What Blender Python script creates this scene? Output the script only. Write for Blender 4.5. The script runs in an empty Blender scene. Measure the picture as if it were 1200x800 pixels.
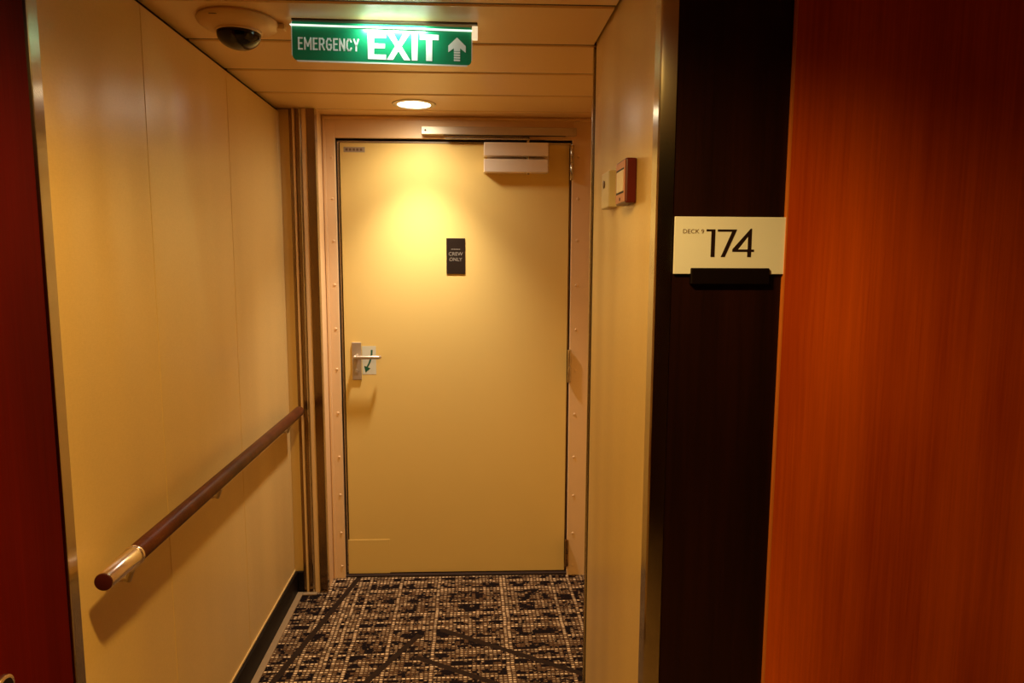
import bpy, bmesh, math, random
from mathutils import Matrix, Vector
random.seed(7)
S = bpy.context.scene
COL = S.collection
PI = math.pi

# ------------------------------------------------------------------ camera
CAM_YAW, CAM_PITCH, CAM_ROLL = -0.06, 0.1167, 0.004      # right of the corridor axis, looking down, slight roll
cd = bpy.data.cameras.new('camera'); cam = bpy.data.objects.new('camera', cd); COL.objects.link(cam)
cd.sensor_width = 36.0; cd.lens = 24.0; cd.clip_start = 0.02
Rz = Matrix.Rotation(CAM_YAW, 3, 'Z')
right = Rz @ Vector((1, 0, 0)); up0 = Rz @ Vector((0, math.sin(CAM_PITCH), math.cos(CAM_PITCH)))
fwd = Rz @ Vector((0, math.cos(CAM_PITCH), -math.sin(CAM_PITCH)))
c_, s_ = math.cos(CAM_ROLL), math.sin(CAM_ROLL)
ax = right * c_ + up0 * s_; ay = -right * s_ + up0 * c_
M3 = Matrix((ax, ay, -fwd)).transposed()
cam.matrix_world = Matrix.Translation((0, 0, 1.5)) @ M3.to_4x4()
S.camera = cam

# ------------------------------------------------------------------ world, exposure
w = bpy.data.worlds.new('world'); S.world = w; w.use_nodes = True
w.node_tree.nodes['Background'].inputs[0].default_value = (0.30, 0.13, 0.04, 1)
w.node_tree.nodes['Background'].inputs[1].default_value = 0.0
S.view_settings.view_transform = 'Standard'; S.view_settings.look = 'None'
S.view_settings.exposure = 0.86; S.view_settings.gamma = 1.0; S.view_settings.use_curve_mapping = False

# x, y, colour, (beam watts, angle, blend), (spill watts, angle, blend) of each recessed reflector lamp
DOWNLIGHT_END = (-0.23, 2.895, (1.0, 0.88, 0.76), (36.0, 90, 1.0), (8.2, 168, 1.0))
DOWNLIGHT_NEAR = (-0.20, 0.72, (1.0, 0.62, 0.15), (66.0, 88, 1.0), (37.0, 161, 0.5))

# ------------------------------------------------------------------ node helpers
def newmat(name):
    m = bpy.data.materials.new(name); m.use_nodes = True
    return m, m.node_tree, m.node_tree.nodes['Principled BSDF']
def N(t, typ, **kw):
    n = t.nodes.new(typ)
    for k, v in kw.items(): setattr(n, k, v)
    return n
def math_(t, op, a, b=None, c=None, clamp=False):
    n = t.nodes.new('ShaderNodeMath'); n.operation = op; n.use_clamp = clamp
    for i, v in enumerate((a, b, c)):
        if v is None: continue
        if isinstance(v, (int, float)): n.inputs[i].default_value = v
        else: t.links.new(v, n.inputs[i])
    return n.outputs[0]
def mixc(t, f, a, b):
    n = t.nodes.new('ShaderNodeMix'); n.data_type = 'RGBA'
    for i, v in ((0, f), (6, a), (7, b)):
        if isinstance(v, (int, float)): n.inputs[i].default_value = v
        elif isinstance(v, tuple): n.inputs[i].default_value = (*v, 1)
        else: t.links.new(v, n.inputs[i])
    return n.outputs[2]
def noise(t, scale_vec, scale, detail=3, rough=.55):
    g = N(t, 'ShaderNodeNewGeometry'); mp = N(t, 'ShaderNodeMapping'); mp.inputs['Scale'].default_value = scale_vec
    t.links.new(g.outputs['Position'], mp.inputs['Vector'])
    n = N(t, 'ShaderNodeTexNoise'); n.inputs['Scale'].default_value = scale
    n.inputs['Detail'].default_value = detail; n.inputs['Roughness'].default_value = rough
    t.links.new(mp.outputs[0], n.inputs['Vector']); return n.outputs['Fac']
def bump(t, b, h, strength, dist):
    n = N(t, 'ShaderNodeBump'); n.inputs['Strength'].default_value = strength; n.inputs['Distance'].default_value = dist
    t.links.new(h, n.inputs['Height']); t.links.new(n.outputs[0], b.inputs['Normal'])
def plain(name, col, rough=.5, metal=0., spec=.5, var=.06, nscale=(1, 1, 1), ns=40, bmp=0., aniso=0., coat=0.):
    m, t, b = newmat(name)
    b.inputs['Roughness'].default_value = rough; b.inputs['Metallic'].default_value = metal
    b.inputs['Specular IOR Level'].default_value = spec
    b.inputs['Coat Weight'].default_value = coat
    f = noise(t, nscale, ns)
    lo = tuple(max(0, c*(1-var)) for c in col); hi = tuple(min(1, c*(1+var)) for c in col)
    t.links.new(mixc(t, f, lo, hi), b.inputs['Base Color'])
    if bmp: bump(t, b, f, 1.0, bmp)
    return m
def emit(name, col, strength, base=None, rough=.4):
    m, t, b = newmat(name)
    b.inputs['Base Color'].default_value = (*(base or col), 1); b.inputs['Roughness'].default_value = rough
    b.inputs['Emission Color'].default_value = (*col, 1); b.inputs['Emission Strength'].default_value = strength
    return m
def wood(name, dark, light, rough=.4, across='xy', ribbon=9.0, spec=.4):
    m, t, b = newmat(name)
    g = N(t, 'ShaderNodeNewGeometry')
    n1 = noise(t, (1, 1, .055), ribbon, 4, .6)
    n2 = noise(t, (1, 1, .02), 160, 3, .6)
    n3 = noise(t, (1, 1, .6), 2.0, 2)
    f = math_(t, 'ADD', math_(t, 'MULTIPLY', n1, .75), math_(t, 'MULTIPLY', n2, .25))
    f = math_(t, 'ADD', f, math_(t, 'MULTIPLY', math_(t, 'SUBTRACT', n3, .5), .35))
    mr = N(t, 'ShaderNodeMapRange'); mr.inputs[1].default_value = .32; mr.inputs[2].default_value = .68
    t.links.new(f, mr.inputs[0])
    t.links.new(mixc(t, mr.outputs[0], dark, light), b.inputs['Base Color'])
    b.inputs['Roughness'].default_value = rough; b.inputs['Specular IOR Level'].default_value = spec
    bump(t, b, n2, .6, .0006)
    return m
def brushed(name, col, rough):
    m, t, b = newmat(name)
    b.inputs['Metallic'].default_value = 1
    f = noise(t, (1, 1, .01), 900, 2)
    t.links.new(mixc(t, f, tuple(c*.85 for c in col), col), b.inputs['Base Color'])
    b.inputs['Roughness'].default_value = rough; b.inputs['Anisotropic'].default_value = .92
    g = N(t, 'ShaderNodeNewGeometry'); v = N(t, 'ShaderNodeVectorMath', operation='CROSS_PRODUCT')
    t.links.new(g.outputs['Normal'], v.inputs[0]); v.inputs[1].default_value = (.01, 0, 1)
    t.links.new(v.outputs[0], b.inputs['Tangent'])          # vertical grain spreads highlights sideways
    return m

# ------------------------------------------------------------------ materials
def fabric_wall(name, lo, hi, rough=.42, spec=.5):
    m, t, b = newmat(name)
    a = noise(t, (1, 1, .08), 700, 2); c = noise(t, (1, .25, 1), 520, 2); d = noise(t, (1, 1, .6), 1.6, 2)
    f = math_(t, 'ADD', math_(t, 'MULTIPLY', a, .5), math_(t, 'MULTIPLY', c, .5))
    t.links.new(mixc(t, f, lo, hi), b.inputs['Base Color'])
    b.inputs['Roughness'].default_value = rough; b.inputs['Specular IOR Level'].default_value = spec
    # slightly wavy sheet, like foil-faced panels
    wv = noise(t, (1, 1, .05), 3.2, 1)
    hgt = math_(t, 'ADD', math_(t, 'MULTIPLY', f, .00045), math_(t, 'MULTIPLY', wv, .034))
    bump(t, b, hgt, .8, 1.0)
    return m
M = {}
M['wall'] = fabric_wall('beige_fabric_wallcover', (.67, .44, .155), (.85, .58, .215), .27)
M['door'] = plain('cream_door_paint', (.90, .64, .20), .42, spec=.22, var=.02, ns=3)
M['frame'] = plain('cream_frame_paint', (.92, .63, .33), .4, var=.03, ns=8)
M['ceil'] = plain('cream_ceiling_enamel', (.86, .58, .26), .33, spec=.5, var=.03, ns=6)
M['void'] = plain('dark_void', (.03, .012, .005), .9)
M['gap'] = plain('dark_gap_fill', (.03, .012, .006), .6)
M['steel'] = brushed('brushed_steel', (.66, .58, .44), .22)
M['steel_dk'] = brushed('dull_brushed_steel', (.34, .22, .11), .26)
M['alu'] = plain('satin_aluminium', (.60, .50, .38), .48, metal=.85, var=.03)
M['closer'] = plain('silver_closer_paint', (.88, .72, .52), .45, var=.02)
M['cap'] = plain('satin_steel_ferrule', (.92, .80, .70), .24, metal=1, var=.03)
M['rail'] = wood('dark_rail_wood', (.045, .009, .003), (.13, .032, .008), .42, spec=.25)
M['capend'] = plain('dark_red_end_disc', (.055, .004, .003), .5)
M['dark'] = wood('dark_wenge_veneer', (.010, .0022, .0016), (.024, .005, .003), .42, ribbon=14, spec=.25)
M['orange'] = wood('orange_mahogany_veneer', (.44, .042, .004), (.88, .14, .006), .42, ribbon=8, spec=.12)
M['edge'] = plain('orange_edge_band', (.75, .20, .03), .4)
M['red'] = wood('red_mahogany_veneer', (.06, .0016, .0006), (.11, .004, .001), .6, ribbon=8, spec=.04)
M['skirt'] = plain('black_skirting', (.006, .003, .002), .5, spec=.2, var=.2)
M['strip'] = plain('tan_carpet_edging', (.36, .23, .11), .55, var=.1)
M['signwhite'] = plain('frosted_ivory_acrylic', (.96, .96, 1.0), .35, var=.01)
M['black'] = plain('black_plastic', (.005, .0015, .0012), .5, spec=.2, var=.2)
M['ink'] = plain('dark_brown_ink', (.015, .003, .002), .5, var=.1)
M['tanink'] = plain('faded_brown_ink', (.20, .11, .05), .5)
M['crew'] = plain('black_sign_laminate', (.020, .011, .006), .35, var=.2)
M['crewtext'] = plain('grey_lettering', (.30, .25, .18), .5)
M['callred'] = plain('red_call_point_plastic', (.10, .0015, .003), .35, var=.05)
M['callface'] = plain('pale_glass_pane', (.80, .66, .55), .15, var=.03)
M['cream'] = plain('cream_plastic', (.72, .58, .32), .4, var=.03)
M['dome'] = plain('smoked_black_dome', (.004, .002, .002), .08, spec=.5)
M['green'] = plain('green_sticker', (.01, .10, .05), .5)
M['stwhite'] = plain('white_sticker', (.72, .70, .52), .5)
M['signgreen'] = emit('green_backlit_panel', (0.0, .30, .12), .035, base=(.006, .24, .10), rough=.3)
M['signtext'] = emit('white_backlit_letters', (.75, .9, .75), .05, base=(.85, .85, .80))
M['signbar'] = emit('lit_acrylic_edge', (.85, 1.0, .80), .7, base=(.8, .9, .8))
M['clip'] = emit('glow_cream_end_clip', (1.0, .80, .48), .45, base=(.8, .7, .5))  # clip is no lamp; glow added so it looks lit
M['lamp'] = emit('lamp_diffuser', (1.0, .90, .66), 14.0)
M['signhouse'] = plain('dark_slot_metal', (.05, .03, .015), .4)

# carpet -------------------------------------------------------------
def carpet():
    m, t, b = newmat('woven_carpet')
    g = N(t, 'ShaderNodeNewGeometry'); sp = N(t, 'ShaderNodeSeparateXYZ'); t.links.new(g.outputs['Position'], sp.inputs[0])
    X, Y = sp.outputs[0], sp.outputs[1]
    # slight wobble of the yarns
    wb = noise(t, (1, 1, 1), 9, 1)
    wo = math_(t, 'MULTIPLY', math_(t, 'SUBTRACT', wb, .5), .010)
    PX, PY = .0160, .0135
    u = math_(t, 'DIVIDE', math_(t, 'ADD', X, wo), PX); v = math_(t, 'DIVIDE', math_(t, 'ADD', Y, wo), PY)
    fu, fv = math_(t, 'FLOOR', u), math_(t, 'FLOOR', v)
    cu = math_(t, 'ABSOLUTE', math_(t, 'SUBTRACT', math_(t, 'FRACT', u), .5)); cv = math_(t, 'ABSOLUTE', math_(t, 'SUBTRACT', math_(t, 'FRACT', v), .5))
    du = math_(t, 'SUBTRACT', 1.0, math_(t, 'SMOOTH_MAX', math_(t, 'MULTIPLY', math_(t, 'SUBTRACT', cu, .20), 4.0), 0.0, .1), clamp=True)
    dv = math_(t, 'SUBTRACT', 1.0, math_(t, 'SMOOTH_MAX', math_(t, 'MULTIPLY', math_(t, 'SUBTRACT', cv, .10), 3.6), 0.0, .1), clamp=True)
    dot = math_(t, 'MULTIPLY', du, dv)
    def white(a, bb):
        cx = N(t, 'ShaderNodeCombineXYZ')
        for i, q in enumerate((a, bb)):
            if isinstance(q, (int, float)): cx.inputs[i].default_value = q
            else: t.links.new(q, cx.inputs[i])
        wn = N(t, 'ShaderNodeTexWhiteNoise'); wn.noise_dimensions = '2D'; t.links.new(cx.outputs[0], wn.inputs['Vector']); return wn.outputs['Value']
    rc = white(fu, 7.3); rr = white(3.1, fv); rcell = white(fu, fv)
    colhi = math_(t, 'GREATER_THAN', rc, .76); rowhi = math_(t, 'GREATER_THAN', rr, .76)
    hi = math_(t, 'MULTIPLY', math_(t, 'MAXIMUM', colhi, rowhi), math_(t, 'ADD', .35, math_(t, 'MULTIPLY', rcell, .9)))
    # dark blotches in blocks, evaluated per stitch so the edges are stepped
    cx = N(t, 'ShaderNodeCombineXYZ'); t.links.new(math_(t, 'ADD', fu, math_(t, 'MULTIPLY', math_(t, 'SUBTRACT', u, fu), .6)), cx.inputs[0]); t.links.new(math_(t, 'ADD', fv, math_(t, 'MULTIPLY', math_(t, 'SUBTRACT', v, fv), .6)), cx.inputs[1])
    def qn(sx, sy, off):
        mp = N(t, 'ShaderNodeMapping'); mp.inputs['Scale'].default_value = (sx, sy, 1); mp.inputs['Location'].default_value = (off, off*.7, 0)
        t.links.new(cx.outputs[0], mp.inputs['Vector'])
        n = N(t, 'ShaderNodeTexNoise'); n.inputs['Scale'].default_value = 1; n.inputs['Detail'].default_value = 4; n.inputs['Roughness'].default_value = .7
        t.links.new(mp.outputs[0], n.inputs['Vector']); return n.outputs['Fac']
    d1 = math_(t, 'GREATER_THAN', qn(.30, .20, 11), .515)
    d2 = math_(t, 'GREATER_THAN', qn(.22, .45, 43), .555)
    dk = math_(t, 'MAXIMUM', d1, d2)
    dk = math_(t, 'MULTIPLY', dk, math_(t, 'SUBTRACT', 1.0, math_(t, 'MULTIPLY', hi, .85)))
    dk = math_(t, 'MULTIPLY', dk, math_(t, 'GREATER_THAN', rcell, .12))
    base = (.085, .038, .014)
    fine = noise(t, (1, 1, 1), 330, 2)
    amt = math_(t, 'ADD', .02, math_(t, 'MULTIPLY', rcell, .58))
    amt = math_(t, 'ADD', amt, math_(t, 'MULTIPLY', math_(t, 'SUBTRACT', fine, .5), 1.1))
    amt = math_(t, 'ADD', amt, math_(t, 'MULTIPLY', hi, .62))
    amt = math_(t, 'MAXIMUM', amt, 0.0)
    amt = math_(t, 'MULTIPLY', math_(t, 'MULTIPLY', amt, dot), math_(t, 'SUBTRACT', 1.0, dk))
    col = mixc(t, amt, mixc(t, dk, base, (.008, .003, .003)), (1.0, .70, .38))
    # diagonal inlaid stripes
    segs = [((-.533, 3.158), (-.790, 1.98)), ((-.212, 2.622), (-.83, 1.50)), ((-.128, 2.655), (.42, 2.314)), ((-.216, 2.464), (.42, 2.082)),
            ((.05, 1.9), (.9, .9)), ((-.6, 1.6), (.2, .4)), ((.3, 1.1), (1.5, .2)), ((-.7, .9), (.1, -.2))]
    tot = None
    for (x0, y0), (x1, y1) in segs:
        L = math.hypot(x1-x0, y1-y0); tx, ty = (x1-x0)/L, (y1-y0)/L
        along = math_(t, 'ADD', math_(t, 'MULTIPLY', math_(t, 'SUBTRACT', X, x0), tx), math_(t, 'MULTIPLY', math_(t, 'SUBTRACT', Y, y0), ty))
        perp = math_(t, 'ABSOLUTE', math_(t, 'SUBTRACT', math_(t, 'MULTIPLY', math_(t, 'SUBTRACT', X, x0), ty), math_(t, 'MULTIPLY', math_(t, 'SUBTRACT', Y, y0), tx)))
        k = math_(t, 'MULTIPLY', math_(t, 'LESS_THAN', perp, .0125), math_(t, 'LESS_THAN', math_(t, 'ABSOLUTE', math_(t, 'SUBTRACT', along, L/2)), L/2))
        tot = k if tot is None else math_(t, 'MAXIMUM', tot, k)
    col = mixc(t, tot, col, (.028, .014, .007))
    t.links.new(col, b.inputs['Base Color'])
    b.inputs['Roughness'].default_value = .9; b.inputs['Specular IOR Level'].default_value = .15
    h = math_(t, 'MULTIPLY', dot, math_(t, 'SUBTRACT', 1.0, tot)); bump(t, b, h, .7, .002)
    return m
M['carpet'] = carpet()

# ------------------------------------------------------------------ geometry helpers
SK = .020                                   # the end of the corridor stands a touch askew
ORG = {}
def box(bm, x0, x1, y0, y1, z0, z1, bev=0., seg=2):
    t = bmesh.new(); bmesh.ops.create_cube(t, size=1)
    for v in t.verts: v.co = Vector(((x0+x1)/2 + v.co.x*(x1-x0), (y0+y1)/2 + v.co.y*(y1-y0), (z0+z1)/2 + v.co.z*(z1-z0)))
    if bev: bmesh.ops.bevel(t, geom=t.edges[:], offset=bev, segments=seg, affect='EDGES', profile=.5)
    merge(bm, t)
def merge(bm, t):
    me = bpy.data.meshes.new('tmp'); t.to_mesh(me); t.free(); bm.from_mesh(me); bpy.data.meshes.remove(me)
def cyl(bm, p0, p1, r0, r1=None, seg=24, bev=0.):
    r1 = r0 if r1 is None else r1
    p0, p1 = Vector(p0), Vector(p1); d = p1-p0
    t = bmesh.new(); bmesh.ops.create_cone(t, cap_ends=True, segments=seg, radius1=r0, radius2=r1, depth=d.length)
    if bev:
        es = [e for e in t.edges if len(e.link_faces) == 2 and any(len(f.verts) > 4 for f in e.link_faces)]
        bmesh.ops.bevel(t, geom=es, offset=bev, segments=2, affect='EDGES', profile=.5)
    q = Vector((0, 0, 1)).rotation_difference(d.normalized())
    bmesh.ops.transform(t, matrix=Matrix.Translation((p0+p1)/2) @ q.to_matrix().to_4x4(), verts=t.verts)
    merge(bm, t)
def lathe(bm, c, prof, seg=48):             # prof: (radius, z) pairs about a vertical axis through c
    rings = []
    for r, z in prof:
        if r < 1e-6: rings.append([bm.verts.new((c[0], c[1], c[2]+z))])
        else: rings.append([bm.verts.new((c[0]+r*math.cos(2*PI*i/seg), c[1]+r*math.sin(2*PI*i/seg), c[2]+z)) for i in range(seg)])
    for a, b in zip(rings, rings[1:]):
        for i in range(seg):
            j = (i+1) % seg
            if len(a) == 1: bm.faces.new((a[0], b[i], b[j]))
            elif len(b) == 1: bm.faces.new((a[i], a[j], b[0]))
            else: bm.faces.new((a[i], a[j], b[j], b[i]))
def poly(bm, pts, y0, y1):                  # polygon in XZ extruded from y0 (front) to y1
    a = [bm.verts.new((x, y0, z)) for x, z in pts]; b = [bm.verts.new((x, y1, z)) for x, z in pts]
    bm.faces.new(a); bm.faces.new(b[::-1]); n = len(pts)
    for i in range(n): bm.faces.new((a[i], a[(i+1) % n], b[(i+1) % n], b[i]))
def finish(name, bm, mat, parent=None, kind=None, skew=False, smooth=True, label=None):
    if skew:
        for v in bm.verts: v.co.y -= SK*v.co.x
    bmesh.ops.recalc_face_normals(bm, faces=bm.faces[:])
    xs = [v.co for v in bm.verts]
    lo = Vector((min(c.x for c in xs), min(c.y for c in xs), min(c.z for c in xs))); hi = Vector((max(c.x for c in xs), max(c.y for c in xs), max(c.z for c in xs)))
    org = Vector(((lo.x+hi.x)/2, (lo.y+hi.y)/2, lo.z))
    bmesh.ops.translate(bm, vec=-org, verts=bm.verts)
    me = bpy.data.meshes.new(name); bm.to_mesh(me); bm.free()
    me.materials.append(mat)
    if smooth:
        for p in me.polygons: p.use_smooth = True
        try: me.set_sharp_from_angle(angle=math.radians(35))
        except Exception: pass
    o = bpy.data.objects.new(name, me); COL.objects.link(o)
    if parent is not None: o.parent = parent; o.location = org - ORG[parent.name]
    else: o.location = org
    ORG[o.name] = org
    if kind: o['kind'] = kind
    if label: o['label'] = label
    return o
def thing(name, loc, label, cat, group=None):
    o = bpy.data.objects.new(name, None); COL.objects.link(o); o.location = loc; o.empty_display_size = .05
    ORG[o.name] = Vector(loc); o['label'] = label; o['category'] = cat
    if group: o['group'] = group
    return o
def tag(o, label, cat, group=None):
    o['label'] = label; o['category'] = cat
    if group: o['group'] = group
    return o
def bx(name, dims, mat, parent=None, kind=None, skew=False, bev=0., smooth=False, **k):
    bm = bmesh.new(); box(bm, *dims, bev); return finish(name, bm, mat, parent, kind, skew, smooth, **k)
def text_bm(s, height, cx=None, x0=None, z0=0, y=0, depth=.0006, width=None, bold=0., spacing=1.0):
    cu = bpy.data.curves.new('lettering', 'FONT'); cu.body = s; cu.size = 1; cu.extrude = 0; cu.offset = bold; cu.resolution_u = 3; cu.space_character = spacing
    ob = bpy.data.objects.new('lettering_source', cu); COL.objects.link(ob)
    dg = bpy.context.evaluated_depsgraph_get(); me = bpy.data.meshes.new_from_object(ob.evaluated_get(dg))
    bpy.data.objects.remove(ob); bpy.data.curves.remove(cu)
    bm = bmesh.new(); bm.from_mesh(me); bpy.data.meshes.remove(me)
    bmesh.ops.remove_doubles(bm, verts=bm.verts, dist=1e-5)
    a = min(v.co.x for v in bm.verts); b = max(v.co.x for v in bm.verts); lo = min(v.co.y for v in bm.verts); hi = max(v.co.y for v in bm.verts)
    sz = height/(hi-lo); sx = sz if width is None else width/(b-a)
    ox = x0 if x0 is not None else cx-(b-a)*sx/2
    for v in bm.verts: v.co = Vector((ox+(v.co.x-a)*sx, y, z0+(v.co.y-lo)*sz))
    r = bmesh.ops.extrude_face_region(bm, geom=bm.faces[:])
    for e in r['geom']:
        if isinstance(e, bmesh.types.BMVert): e.co.y += depth
    return bm

CZ = 2.135                                  # ceiling height
XL, XR = -.803, .372                        # side walls
YF = 1.36                                   # plane of the cabin front on the right
YJ, YP, YD = 3.00, 3.125, 3.15              # jamb profile, frame plate, door leaf

# ------------------------------------------------------------------ floor
bx('floor', (-.95, 2.3, -1.0, 3.35, -.03, 0), M['carpet'], kind='structure', smooth=False)

# ------------------------------------------------------------------ ceiling of metal planks
ce = bx('ceiling', (-1.0, 2.3, -1.0, 3.4, CZ+.045, CZ+.075), M['void'], kind='structure', smooth=False)
seams = [-1.0, -.75, -.425, -.110, .207, .523, .840, 1.157, 1.473, 1.790, 2.104, 2.415, 2.730, 3.012, 3.150]
for i in range(len(seams)-1):
    y0, y1 = seams[i]+.005, seams[i+1]-.005
    if y0 < YF-.1: x0, x1 = -.818, 2.2
    elif y0 < 2.0: x0, x1 = -.818, XR-.008
    else: x0, x1 = -.818, .64
    bm = bmesh.new()
    # plank: flat face with chamfered long edges turned up
    ch, hh = .007, .020
    prof = [(y0, CZ+hh), (y0, CZ+.005), (y0+ch, CZ), (y1-ch, CZ), (y1, CZ+.005), (y1, CZ+hh)]
    a = [bm.verts.new((x0, y, z)) for y, z in prof]; b = [bm.verts.new((x1, y, z)) for y, z in prof]
    for k in range(5): bm.faces.new((a[k], a[k+1], b[k+1], b[k]))
    bm.faces.new(a); bm.faces.new(b[::-1]); bm.faces.new((a[5], a[0], b[0], b[5]))
    finish('ceiling_plank', bm, M['ceil'], ce, skew=True, smooth=False)

for y in seams[1:-1]:
    bx('joint_shade', (-.818, 2.2 if y < YF-.1 else (XR-.008 if y < 2.0 else .64), y-.006, y+.006, CZ+.0035, CZ+.012), M['gap'], ce, skew=True)  # dark strips added to put shade into the gaps between planks

# ------------------------------------------------------------------ left wall: base and panels
wl = bx('wall_left', (XL-.10, XL-.040, 1.376, 3.22, 0, CZ+.045), M['void'], kind='structure', smooth=False)
for y0, y1 in ((1.376, 1.795), (1.795, 2.384), (2.384, 2.975), (2.975, 3.012)):
    bm = bmesh.new(); box(bm, XL-.040, XL, y0+.0008, y1-.0008, 0, CZ-.016, .0015, 1)
    finish('wall_panel', bm, M['wall'], wl, smooth=False)
# short return at the end of the left wall
bx('wall_end', (XL-.035, -.765, 3.014, 3.06, 0, CZ-.004), M['wall'], kind='structure', smooth=False)

# skirting
bs = bx('baseboard_left', (XL, XL+.014, 1.376, 3.012, 0, .100), M['skirt'], kind='structure', bev=.002)
bx('skirting_return', (XL+.014, -.762, 3.000, 3.014, 0, .100), M['skirt'], bs, bev=.002)
bx('skirting_cap', (XL, XL+.004, 1.376, 3.012, .100, .106), M['wall'], bs)
bx('edging_strip', (XL+.014, XL+.040, 1.376, 2.998, 0, .007), M['strip'], bs, bev=.002)
bx('edging_strip', (XL+.040, -.70, 2.974, 2.998, 0, .006), M['strip'], bs, bev=.002)

# ------------------------------------------------------------------ left cabin door (edge of the picture)
tl = bx('trim_1', (XL-.004, XL+.0045, 1.342, 1.374, 0, CZ+.03), M['steel'], kind='structure', bev=.0015)
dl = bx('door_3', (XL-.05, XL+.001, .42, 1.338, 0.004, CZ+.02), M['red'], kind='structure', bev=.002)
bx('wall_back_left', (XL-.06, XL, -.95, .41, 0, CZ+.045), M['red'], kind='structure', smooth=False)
# round knob of the left cabin door
bm = bmesh.new(); cyl(bm, (XL+.001, 1.085, .806), (XL+.010, 1.085, .806), .026, .024, 32, .002)
cyl(bm, (XL+.008, 1.085, .806), (XL+.036, 1.085, .806), .010, .020, 28, .002)
h3 = finish('door_knob', bm, M['cap'], dl)
bm = bmesh.new(); cyl(bm, (XL+.034, 1.085, .806), (XL+.046, 1.085, .806), .0225, None, 32, .003)
finish('knob_rim', bm, M['cap'], h3)
bm = bmesh.new(); cyl(bm, (XL+.0455, 1.085, .806), (XL+.0465, 1.085, .806), .0165, None, 28)
finish('knob_face', bm, M['black'], h3)

# ------------------------------------------------------------------ end wall, door frame
bx('wall_end_back', (-.95, .75, 3.23, 3.33, 0, CZ+.045), M['void'], kind='structure', smooth=False)
# left jamb: a stack of vertical profiles
jb = bx('trim_2', (-.765, -.655, YJ+.03, 3.16, 0, CZ+.02), M['frame'], kind='structure', skew=False, smooth=False)
def strip(name, x0, x1, y, mat, dy=.03, bev=.002, z0=.0):
    return bx(name, (x0, x1, y, YJ+.032, z0, CZ+.0), mat, jb, bev=bev)
strip('metal_strip', -.764, -.752, YJ+.010, M['steel_dk'])
strip('jamb_bead', -.751, -.740, YJ+.004, M['frame'], bev=.004)
strip('metal_strip', -.739, -.722, YJ+.012, M['steel_dk'])
strip('metal_edge', -.721, -.713, YJ-.002, M['steel'], bev=.003)
strip('jamb_bead', -.712, -.690, YJ+.002, M['frame'], bev=.003)
strip('corner_guard', -.689, -.656, YJ, M['steel_dk'], bev=.0015)
strip('guard_edge', -.6555, -.6525, YJ-.001, M['steel'], bev=.001)
# frame plates round the leaf
fr = thing('door_frame', (-.07, YP, 0), '', '')
for k in list(fr.keys()): del fr[k]
bpy.data.objects.remove(fr); ORG.pop('door_frame', None)
OX0, OX1, OZ = -.600, .4555, 2.040
bm = bmesh.new(); box(bm, -.655, OX0, YP, YP+.02, 0, CZ+.02, .0015, 1)
fr = finish('trim_3', bm, M['frame'], None, 'structure', True)
bx('frame_plate', (OX1, .66, YP, YP+.02, 0, CZ+.02), M['frame'], fr, skew=True, bev=.0015)
bx('frame_header', (OX0, OX1, YP, YP+.02, OZ, CZ+.02), M['frame'], fr, skew=True, bev=.0015)
bx('frame_bead', (-.652, -.640, YP-.006, YP, 0, CZ-.003), M['frame'], fr, skew=True, bev=.002)
bx('frame_bead', (-.650, .56, YP-.006, YP, CZ-.016, CZ-.004), M['frame'], fr, skew=True, bev=.002)
# dark rebate behind the leaf edges
bm = bmesh.new(); box(bm, OX0-.02, OX0+.03, YP+.05, YP+.07, 0, OZ+.02); box(bm, OX1-.03, OX1+.02, YP+.05, YP+.07, 0, OZ+.02); box(bm, OX0, OX1, YP+.05, YP+.07, OZ-.03, OZ+.02)
box(bm, OX0-.003, OX0, YP+.02, YP+.06, 0, OZ); box(bm, OX1, OX1+.003, YP+.02, YP+.06, 0, OZ); box(bm, OX0, OX1, YP+.02, YP+.06, OZ, OZ+.003)
finish('rebate', bm, M['gap'], fr, None, True, smooth=False)
# steel sight line round the leaf
bx('steel_edge', (OX0+.0035, OX0+.0125, YD+.004, YD+.02, .012, 2.031), M['steel'], fr, skew=True, bev=.001)
bx('steel_edge', (OX0+.0035, OX1-.003, YD+.004, YD+.02, 2.024, 2.032), M['steel'], fr, skew=True, bev=.001)
bx('steel_edge', (.4465, .4525, YD+.004, YD+.02, .012, 2.024), M['steel_dk'], fr, skew=True, bev=.001)
bx('threshold', (OX0, OX1, YP+.005, YP+.10, 0, .010), M['gap'], fr, skew=True, bev=.002)
rv = None
for x, zs in ((-.615, (1.955, 1.774, 1.588, 1.392, 1.192, 1.006, .801, .593, .410, .225, .06)), (.482, (1.967, 1.782, 1.595, 1.393, 1.188, .996, .79, .584, .396, .210, .05))):
    for z in zs:
        y = YP - SK*x
        if rv is None:
            bm = bmesh.new(); prof = [(0, -.0035), (.004, -.003), (.0058, -.0014), (.0062, 0)]
            lathe(bm, (0, 0, 0), prof, 12)
            bmesh.ops.rotate(bm, cent=(0, 0, 0), matrix=Matrix.Rotation(-PI/2, 3, 'X'), verts=bm.verts)
            mn = min(v.co.y for v in bm.verts); 
            if mn > -.002:
                for v in bm.verts: v.co.y = -v.co.y
            for v in bm.verts: v.co += Vector((x, y, z))
            rv = finish('rivet', bm, M['frame'], fr); r0 = (x, y, z); L0 = rv.location.copy()
        else:
            c = rv.copy(); COL.objects.link(c); c.parent = fr; c.location = L0 + Vector((x-r0[0], y-r0[1], z-r0[2]))

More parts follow.
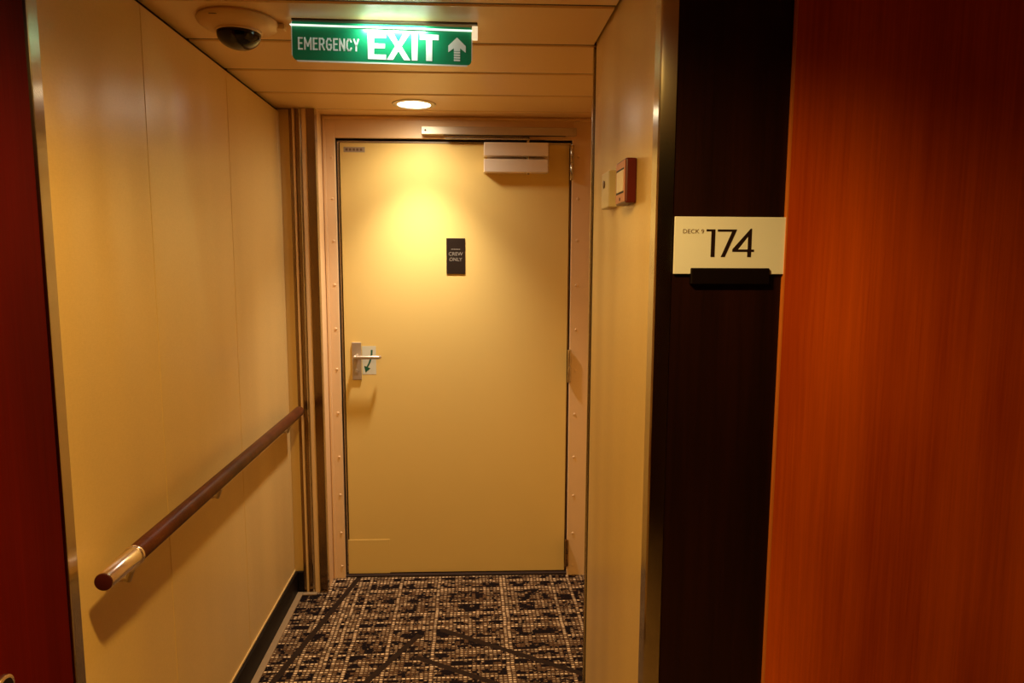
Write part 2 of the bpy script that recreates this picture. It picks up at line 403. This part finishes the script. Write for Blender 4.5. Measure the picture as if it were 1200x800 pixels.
# ------------------------------------------------------------------ crew door leaf
DX0, DX1, DZ0, DZ1 = -.583, .4455, .014, 2.022
bm = bmesh.new(); box(bm, DX0, DX1, YD, YD+.045, DZ0, DZ1, .0012, 1)
door = finish('door_1', bm, M['door'], None, 'structure', True)
bx('kick_patch', (-.588, -.392, YD-.0025, YD, .012, .180), M['door'], door, skew=True, bev=.0008)
lp = bx('label_plate', (-.566, -.472, YD-.001, YD, 1.981, 2.004), plain('pale_label', (.45, .34, .22), .5), door, skew=True)
bm = bmesh.new()
for i in range(5): box(bm, -.558+i*.016, -.547+i*.016, YD-.0014, YD-.001, 1.987, 1.998)
finish('label_print', bm, M['tanink'], lp, None, True)
# handle
hd = bx('door_handle', (-.549, -.506, YD-.009, YD, .953, 1.128), M['alu'], door, skew=True, bev=.003)
bm = bmesh.new(); cyl(bm, (-.526, YD-.055, 1.064), (-.526, YD-.008, 1.064), .0095, None, 20, .001)
cyl(bm, (-.532, YD-.052, 1.064), (-.418, YD-.052, 1.064), .0088, .0078, 20, .002)
bmesh.ops.create_uvsphere(bm, u_segments=16, v_segments=10, radius=.0095, matrix=Matrix.Translation((-.528, YD-.052, 1.064)))
cyl(bm, (-.424, YD-.052, 1.064), (-.414, YD-.036, 1.064), .0085, .007, 20, .002)
finish('lever', bm, M['alu'], hd, None, True)
bm = bmesh.new(); cyl(bm, (-.527, YD-.012, .995), (-.527, YD-.009, .995), .008, None, 20)
finish('keyhole_cover', bm, M['alu'], hd, None, True)
# hinges
for z0, z1 in ((1.861, 2.016), (.943, 1.097), (.05, .181)):
    h = None
    for k in range(2):
        bm = bmesh.new(); a = z0+(z1-z0)*k/2; b = z0+(z1-z0)*(k+1)/2
        cyl(bm, (.4525, YP-.012, a+.001), (.4525, YP-.012, b-.001), .0085, None, 18, .0015)
        cyl(bm, (.4525, YP-.012, (a if k == 0 else b-.006)), (.4525, YP-.012, (a+.006 if k == 0 else b)), .0055, None, 12)
        if k == 0: box(bm, .4475, .4585, YP-.012, YP+.012, z0+.004, z1-.004)
        if h is None: h = finish('hinge', bm, M['steel'] if z0 > .5 else M['steel_dk'], door, None, True)
        else: finish('knuckle', bm, M['steel'] if z0 > .5 else M['steel_dk'], h, None, True)

# crew only sign on the door
sx0, sx1, sz0, sz1 = -.112, -.027, 1.442, 1.604
cs = bx('door_sign', (sx0, sx1, YD-.004, YD, sz0, sz1), M['crew'], skew=True, bev=.001)
tag(cs, 'small black upright sign reading CREW ONLY on the cream door', 'sign')
mx = (sx0+sx1)/2
bm = text_bm('CREW', .016, cx=mx, z0=1.525, y=YD-.0046, width=.064); finish('lettering', bm, M['crewtext'], cs, None, True, smooth=False)
bm = text_bm('ONLY', .016, cx=mx, z0=1.500, y=YD-.0046, width=.058); finish('lettering', bm, M['crewtext'], cs, None, True, smooth=False)
bm = bmesh.new()
for i in range(7): box(bm, mx-.020+i*.006, mx-.0165+i*.006, YD-.0046, YD-.004, 1.552, 1.5555)
finish('small_print', bm, M['crewtext'], cs, None, True, smooth=False)

# sticker with curved green arrow beside the handle
st = bx('arrow_sticker', (-.503, -.440, YD-.0008, YD-.0001, .978, 1.110), M['stwhite'], skew=True)
tag(st, 'white sticker with a curved green arrow behind the door handle', 'sticker')
bm = bmesh.new(); pts = []
for i in range(9):
    a = i/8; pts.append((-.459 - .022*a**2.2, 1.092-.080*a))
for i in range(8):
    (xa, za), (xb, zb) = pts[i], pts[i+1]; hw = .0042
    v = [bm.verts.new(p) for p in ((xa-hw, YD-.0012, za), (xa+hw, YD-.0012, za), (xb+hw, YD-.0012, zb), (xb-hw, YD-.0012, zb))]; bm.faces.new(v)
v = [bm.verts.new(p) for p in ((-.495, YD-.0012, 1.018), (-.466, YD-.0012, 1.006), (-.489, YD-.0012, .986))]; bm.faces.new(v)
finish('arrow', bm, M['green'], st, None, True, smooth=False)

# door closer: body on the leaf, cover above, slide rail on the header
dc = thing('door_closer', (.2, YD-.02, 1.88), 'silver door closer with two stacked boxes and slide rail over the cream door', 'door closer')
b1 = bx('body', (.058, .344, YD-.058, YD-.003, 1.893, 1.950), M['closer'], dc, skew=True, bev=.003)
b2 = bx('upper_cover', (.058, .344, YD-.058, YD-.003, 1.964, 2.022), M['closer'], dc, skew=True, bev=.003)
bx('mounting_plate', (.075, .352, YD-.006, YD-.0005, 1.897, 2.030), M['closer'], dc, skew=True, bev=.001)
rl = bx('slide_rail', (-.216, .468, YP-.036, YP-.002, 2.052, 2.086), M['alu'], dc, skew=True, bev=.002)
bx('rail_slot', (-.12, .42, YP-.030, YP-.016, 2.0505, 2.0525), M['gap'], rl, skew=True)
bm = bmesh.new(); cyl(bm, (-.198, YP-.0385, 2.069), (-.198, YP-.0355, 2.069), .0045, None, 14)
finish('screw', bm, M['gap'], rl, None, True)
bx('arm', (-.115, .262, YD-.046, YD-.028, 2.035, 2.042), M['steel'], dc, skew=True, bev=.002)
bm = bmesh.new(); cyl(bm, (.255, YD-.036, 1.885), (.255, YD-.036, 2.048), .007, None, 16, .001)
finish('spindle', bm, M['steel'], dc, None, True)

# ------------------------------------------------------------------ right wall of the passage and the recess behind it
wr = bx('wall_right', (XR+.012, XR+.10, YF+.04, 2.088, 0, CZ+.045), M['void'], kind='structure', smooth=False)
bx('wall_panel', (XR, XR+.012, YF+.041, 2.088, 0, CZ+.03), M['wall'], wr, smooth=False, bev=.001)
bx('wall_recess', (.60, .68, 2.12, 3.2, 0, CZ+.045), M['wall'], kind='structure', smooth=False)
bx('wall_recess_front', (XR+.10, .68, 2.05, 2.12, 0, CZ+.045), M['wall'], kind='structure', smooth=False)
g3 = bx('trim_4', (XR+.002, XR+.10, 2.090, 2.099, 0, CZ+.03), M['gap'], kind='structure', smooth=False)
bx('metal_edge', (XR-.006, XR+.10, 2.103, 2.112, 0, CZ-.001), M['steel'], g3, bev=.0015)
bx('baseboard_right', (XR-.010, XR, YF+.045, 2.088, 0, .100), M['skirt'], kind='structure', bev=.002)
# steel corner guard, an angle with a bead
bm = bmesh.new()
pts = [(XR-.004, YF+.042), (XR-.004, YF+.003), (XR-.001, YF-.001), (XR+.006, YF-.003), (XR+.029, YF-.003), (XR+.030, YF-.0015), (XR+.030, YF+.042)]
a = [bm.verts.new((x, y, 0)) for x, y in pts]; b = [bm.verts.new((x, y, CZ+.03)) for x, y in pts]
for i in range(len(pts)): bm.faces.new((a[i], a[(i+1) % len(pts)], b[(i+1) % len(pts)], b[i]))
bm.faces.new(a); bm.faces.new(b[::-1])
finish('trim_5', bm, M['steel'], None, 'structure')

# fire call point and cream push button box on the right wall
cp = thing('fire_call_point', (XR, 1.59, 1.632), 'red fire alarm call point with glass pane on the right wall', 'fire alarm')
bx('housing', (XR-.026, XR, 1.543, 1.645, 1.632, 1.732), M['callred'], cp, bev=.004)
bx('glass_pane', (XR-.0285, XR-.0255, 1.560, 1.628, 1.660, 1.708), M['callface'], cp, bev=.001)
bm = bmesh.new(); box(bm, XR-.0278, XR-.025, 1.556, 1.632, 1.656, 1.660); box(bm, XR-.0275, XR-.025, 1.556, 1.632, 1.708, 1.712); box(bm, XR-.0275, XR-.025, 1.628, 1.634, 1.656, 1.712)
finish('window_frame', bm, M['black'], cp)
bx('front_sheen', (XR-.0272, XR-.0255, 1.547, 1.641, 1.636, 1.728), plain('red_front_sheen', (.62, .24, .13), .45), cp, bev=.0005)  # pale plate added: lamp light on the red front put into its colour
bm = bmesh.new(); cyl(bm, (XR-.028, 1.594, 1.644), (XR-.0255, 1.594, 1.644), .004, None, 14); finish('key_hole', bm, M['black'], cp)
sb = thing('alarm_box', (XR, 1.79, 1.638), 'small cream plastic box on the right wall beyond the red call point', 'control box')
bx('housing', (XR-.024, XR, 1.742, 1.838, 1.638, 1.730), M['cream'], sb, bev=.003)
bm = bmesh.new(); cyl(bm, (XR-.027, 1.800, 1.700), (XR-.0235, 1.800, 1.700), .010, .009, 20, .001); finish('button', bm, M['tanink'], sb)

# ------------------------------------------------------------------ cabin front on the right: dark pilaster, orange door
bx('wall_front', (XR+.030, .629, YF, YF+.09, 0, CZ+.045), M['dark'], kind='structure', smooth=False)
d2 = bx('door_2', (.6335, 1.60, YF-.010, YF+.04, .006, CZ+.02), M['orange'], kind='structure', smooth=False)
bx('edge_band', (.6305, .6333, YF-.010, YF+.03, .006, CZ+.02), M['edge'], d2)
bx('wall_front_far', (1.60, 2.2, YF, YF+.09, 0, CZ+.045), M['dark'], kind='structure', smooth=False)
bx('wall_right_far', (2.2, 2.28, -1.0, YF+.09, 0, CZ+.045), M['wall'], kind='structure', smooth=False)
bx('wall_back', (-.95, 2.28, -1.0, -.94, 0, CZ+.045), M['dark'], kind='structure', smooth=False)

# room number sign
rs = thing('room_number_sign', (.518, YF, 1.455), 'ivory cabin sign reading DECK 9 174 on the dark wood panel', 'sign')
bx('plate', (.4045, .631, YF-.0075, YF-.0035, 1.4765, 1.590), M['signwhite'], rs, bev=.0008)
bx('backing', (.412, .622, YF-.0035, YF-.0002, 1.481, 1.585), M['black'], rs)
bx('card_holder', (.439, .600, YF-.013, YF-.0003, 1.456, 1.4885), M['black'], rs, bev=.002)
yt = YF-.0081
bm = bmesh.new()
def q(pts): poly(bm, pts, yt, yt+.0006)
q([(.4690, 1.5652), (.4690, 1.5612), (.4790, 1.5612), (.4790, 1.5105), (.4870, 1.5105), (.4870, 1.5652)])
q([(.4918, 1.5652), (.4918, 1.5608), (.5212, 1.5608), (.4998, 1.5105), (.5080, 1.5105), (.5312, 1.5652)])
q([(.5230, 1.5260), (.5230, 1.5210), (.5540, 1.5210), (.5540, 1.5105), (.5617, 1.5105), (.5617, 1.5210), (.5675, 1.5210), (.5675, 1.5256), (.5617, 1.5256), (.5617, 1.5670), (.5590, 1.5670)])
# open triangle of the 4 is made by overlaying the plate colour
finish('room_number', bm, M['ink'], rs, smooth=False)
bm = bmesh.new(); poly(bm, [(.5350, 1.5258), (.5540, 1.5258), (.5540, 1.5505)], yt-.0002, yt)
finish('number_counter', bm, M['signwhite'], rs, smooth=False)
bm = text_bm('DECK 9', .0082, x0=.4215, z0=1.5570, y=yt, width=.0425); finish('deck_lettering', bm, M['tanink'], rs, smooth=False)

# ------------------------------------------------------------------ handrail on the left wall
RX, RZ = -.745, .852
hr = thing('handrail', (XL, 2.15, .78), 'dark brown round wooden handrail with steel end ferrule on the left wall', 'handrail')
bm = bmesh.new(); cyl(bm, (RX, 1.492, RZ), (RX, 2.955, RZ), .0215, None, 32, .004); finish('rail', bm, M['rail'], hr)
bm = bmesh.new(); cyl(bm, (RX, 1.364, RZ), (RX, 1.482, RZ), .0188, .0222, 36, .0015); finish('ferrule', bm, M['cap'], hr)
bm = bmesh.new(); cyl(bm, (RX, 1.484, RZ), (RX, 1.493, RZ), .0232, .0232, 36, .0012); finish('collar', bm, M['cap'], hr)
bm = bmesh.new(); cyl(bm, (RX, 1.3615, RZ), (RX, 1.3645, RZ), .0178, .0178, 32, .0006); finish('end_disc', bm, M['capend'], hr)
for y in (1.485, 2.02, 2.80):
    bm = bmesh.new()
    cyl(bm, (XL, y, RZ-.053), (XL+.006, y, RZ-.053), .019, None, 28, .002)
    cyl(bm, (XL+.004, y, RZ-.053), (RX-.012, y, RZ-.050), .0065, None, 14)
    cyl(bm, (RX-.014, y, RZ-.056), (RX, y, RZ-.018), .0068, None, 14)
    b = finish('bracket', bm, M['alu'], hr)
    bx('saddle', (RX-.009, RX+.009, y-.03, y+.03, RZ-.0252, RZ-.0205), M['alu'], b, bev=.001)

# ------------------------------------------------------------------ exit sign
YS = 1.930
ex = thing('exit_sign', (-.235, YS, 2.026), 'green hanging sign reading EMERGENCY EXIT with white up arrow', 'exit sign')
TILT = Matrix.Translation((-.235, YS, 2.08)) @ Matrix.Rotation(.010, 4, 'Y') @ Matrix.Translation((.235, -YS, -2.08))
def sg(name, bm, mat, par=None, **k):
    bmesh.ops.transform(bm, matrix=TILT, verts=bm.verts); return finish(name, bm, mat, par or ex, **k)
bm = bmesh.new(); x0, x1, z0, z1, r = -.4735, .003, 2.030, 2.128, .012
pts = [(x0, z1), (x0, z0+r)] + [(x0+r-r*math.cos(a*PI/12), z0+r-r*math.sin(a*PI/12)) for a in range(1, 7)] + [(x1-r+r*math.sin(a*PI/12), z0+r-r*math.cos(a*PI/12)) for a in range(0, 6)] + [(x1, z0+r), (x1, z1)]
poly(bm, pts, YS, YS+.004); sg('panel', bm, M['signgreen'], smooth=False)
bm = bmesh.new()
poly(bm, [(x0+.01, z0-.0001), (x1-.01, z0-.0001), (x1-.012, z0-.0035), (x0+.012, z0-.0035)], YS-.0002, YS+.0042)
box(bm, x0-.0022, x0-.0002, YS-.0002, YS+.0042, z0+.012, z1)
box(bm, x1+.0002, x1+.0020, YS-.0002, YS+.0042, z0+.012, z1-.02)
sg('panel_edge', bm, M['signtext'], smooth=False)
bm = bmesh.new(); box(bm, x0-.004, x1+.002, YS-.009, YS-.0005, 2.1165, 2.1195, .001, 1); sg('light_bar', bm, M['signbar'])
bm = bmesh.new(); box(bm, x0+.002, x1+.016, YS-.012, YS+.020, CZ-.005, CZ+.004, .0015, 1); finish('housing', bm, M['signhouse'], ex)
bm = bmesh.new(); box(bm, x1+.001, x1+.0165, YS-.013, YS+.006, 2.096, 2.128, .001, 1); sg('end_clip', bm, M['clip'])
yt = YS-.0008
bm = bmesh.new()
def q(pts): poly(bm, pts, yt, yt+.0006)
a, b = 2.0375, 2.1060
q([(-.2745, b), (-.2745, a), (-.2260, a), (-.2260, a+.013), (-.2580, a+.013), (-.2580, a+.029), (-.2290, a+.029), (-.2290, a+.041), (-.2580, a+.041), (-.2580, b-.013), (-.2265, b-.013), (-.2265, b)])
q([(-.2235, b), (-.2060, b), (-.1930, b-.023), (-.1800, b), (-.1630, b), (-.1845, a+.0355), (-.1610, a), (-.1785, a), (-.1930, a+.0235), (-.2075, a), (-.2245, a), (-.2015, a+.0355)])
q([(-.1575, b), (-.1575, a), (-.1420, a), (-.1420, b)])
q([(-.1355, b), (-.1355, b-.014), (-.1190, b-.014), (-.1190, a), (-.1025, a), (-.1025, b-.014), (-.0850, b-.014), (-.0850, b)])
sg('exit_lettering', bm, M['signtext'], smooth=False)
bm = bmesh.new()
GL = {'E': [[(1, 1), (0, 1), (0, 0), (1, 0)], [(0, .53), (.85, .53)]], 'M': [[(0, 0), (0, 1), (.5, .30), (1, 1), (1, 0)]],
      'R': [[(0, 0), (0, 1), (.65, 1), (.92, .88), (.92, .62), (.65, .48), (0, .48)], [(.5, .48), (1, 0)]],
      'G': [[(.95, .84), (.75, 1), (.3, 1), (0, .75), (0, .25), (.3, 0), (.75, 0), (1, .18), (1, .47), (.55, .47)]],
      'N': [[(0, 0), (0, 1), (1, 0), (1, 1)]], 'C': [[(.97, .80), (.72, 1), (.3, 1), (0, .75), (0, .25), (.3, 0), (.72, 0), (.97, .20)]],
      'Y': [[(0, 1), (.5, .45), (1, 1)], [(.5, .45), (.5, 0)]]}
lx = -.4585; hw = .0021
for ch in 'EMERGENCY':
    wd = .0200 if ch == 'M' else (.0128 if ch == 'E' else .0156)
    for line in GL[ch]:
        P = [(lx+hw+u*(wd-2*hw), 2.0565+hw+v_*(.0320-2*hw)) for u, v_ in line]
        for (xa, za), (xb, zb) in zip(P, P[1:]):
            L = math.hypot(xb-xa, zb-za); tx, tz = (xb-xa)/L*hw, (zb-za)/L*hw
            poly(bm, [(xa-tx-tz, za-tz+tx), (xb+tx-tz, zb+tz+tx), (xb+tx+tz, zb+tz-tx), (xa-tx+tz, za-tz-tx)], yt, yt+.0006)
    lx += wd+.0031
sg('emergency_lettering', bm, M['signtext'], smooth=False)
bm = bmesh.new(); c = -.036
q([(c, 2.1010), (c-.0235, 2.0790), (c-.0235, 2.0620), (c-.0085, 2.0730), (c-.0085, 2.0655), (c+.0085, 2.0655), (c+.0085, 2.0730), (c+.0235, 2.0620), (c+.0235, 2.0790)])
for k in range(4): q([(c-.0085, 2.0640-k*.0066), (c-.0085, 2.0595-k*.0066), (c+.0085, 2.0595-k*.0066), (c+.0085, 2.0640-k*.0066)])
sg('arrow', bm, M['signtext'], smooth=False)
# unseen lamps added in front of the sign: its edge light, then ceiling tint
def area(name, loc, direction, sx, sy, power, col, par):
    l = bpy.data.lights.new(name, 'AREA'); l.shape = 'RECTANGLE'; l.size = sx; l.size_y = sy; l.energy = power; l.color = col
    o = bpy.data.objects.new(name, l); COL.objects.link(o); o.parent = par
    o.location = Vector(loc) - ORG[par.name]; o.rotation_euler = Vector(direction).to_track_quat('-Z', 'Y').to_euler(); return o
area('sign_fill', (-.205, YS-.030, 2.1235), (0, .60, -.80), .17, .006, .34, (.80, 1.0, .86), ex)
area('sign_fill', (-.205, YS-.0180, 2.1225), (0, -.25, 1), .17, .005, .005, (.80, 1.0, .72), ex)

# ------------------------------------------------------------------ dome camera
dm = thing('security_camera', (-.617, 1.945, CZ-.09), 'beige round ceiling dome camera with black dome left of the exit sign', 'camera')
bm = bmesh.new(); lathe(bm, (-.617, 1.945, CZ), [(0, 0), (.100, 0), (.104, -.006), (.101, -.013), (.088, -.022), (.072, -.028), (.060, -.031), (.058, -.028), (0, -.028)], 64)
finish('base', bm, M['ceil'], dm)
bm = bmesh.new(); lathe(bm, (-.616, 1.943, CZ-.030), [(.0555, .004), (.0555, -.010)]+[(.0555*math.cos(a*PI/24), -.010-.036*math.sin(a*PI/24)) for a in range(1, 12)]+[(0, -.046)], 56)
finish('dome', bm, M['dome'], dm)
bm = bmesh.new(); lathe(bm, (-.616, 1.943, CZ-.031), [(.0560, .004), (.0595, .002), (.0595, -.003), (.0565, -.005)], 56); finish('dome_ring', bm, M['ceil'], dm)
bx('side_tab', (-.528, -.500, 1.955, 1.985, CZ-.016, CZ-.001), M['ceil'], dm, bev=.004)
bx('label_print', (-.660, -.640, 1.8505, 1.8525, CZ-.0165, CZ-.0145), M['tanink'], dm)

# ------------------------------------------------------------------ downlights
def downlight(x, y, col, beam, spill, label):
    t = thing('downlight', (x, y, CZ-.006), label, 'ceiling light', None)
    bm = bmesh.new(); lathe(bm, (x, y, CZ), [(.066, -.001), (.068, -.005), (.080, -.006), (.088, -.003), (.090, 0), (.090, .004)], 56); finish('trim_ring', bm, M['alu'], t)
    bm = bmesh.new(); lathe(bm, (x, y, CZ), [(0, -.0035), (.045, -.003), (.067, -.0015)], 48); finish('diffuser', bm, M['lamp'], t)
    for power, ang, blend in (beam, spill):
        l = bpy.data.lights.new('lamp', 'SPOT'); l.energy = power; l.color = col; l.spot_size = math.radians(ang); l.spot_blend = blend; l.shadow_soft_size = .04
        o = bpy.data.objects.new('lamp', l); COL.objects.link(o); o.parent = t; o.location = (0, 0, -.012)
    return t
downlight(*DOWNLIGHT_END, 'round lit ceiling downlight in the planks above the cream door')
downlight(*DOWNLIGHT_NEAR, 'round ceiling downlight over the camera side of the corridor')
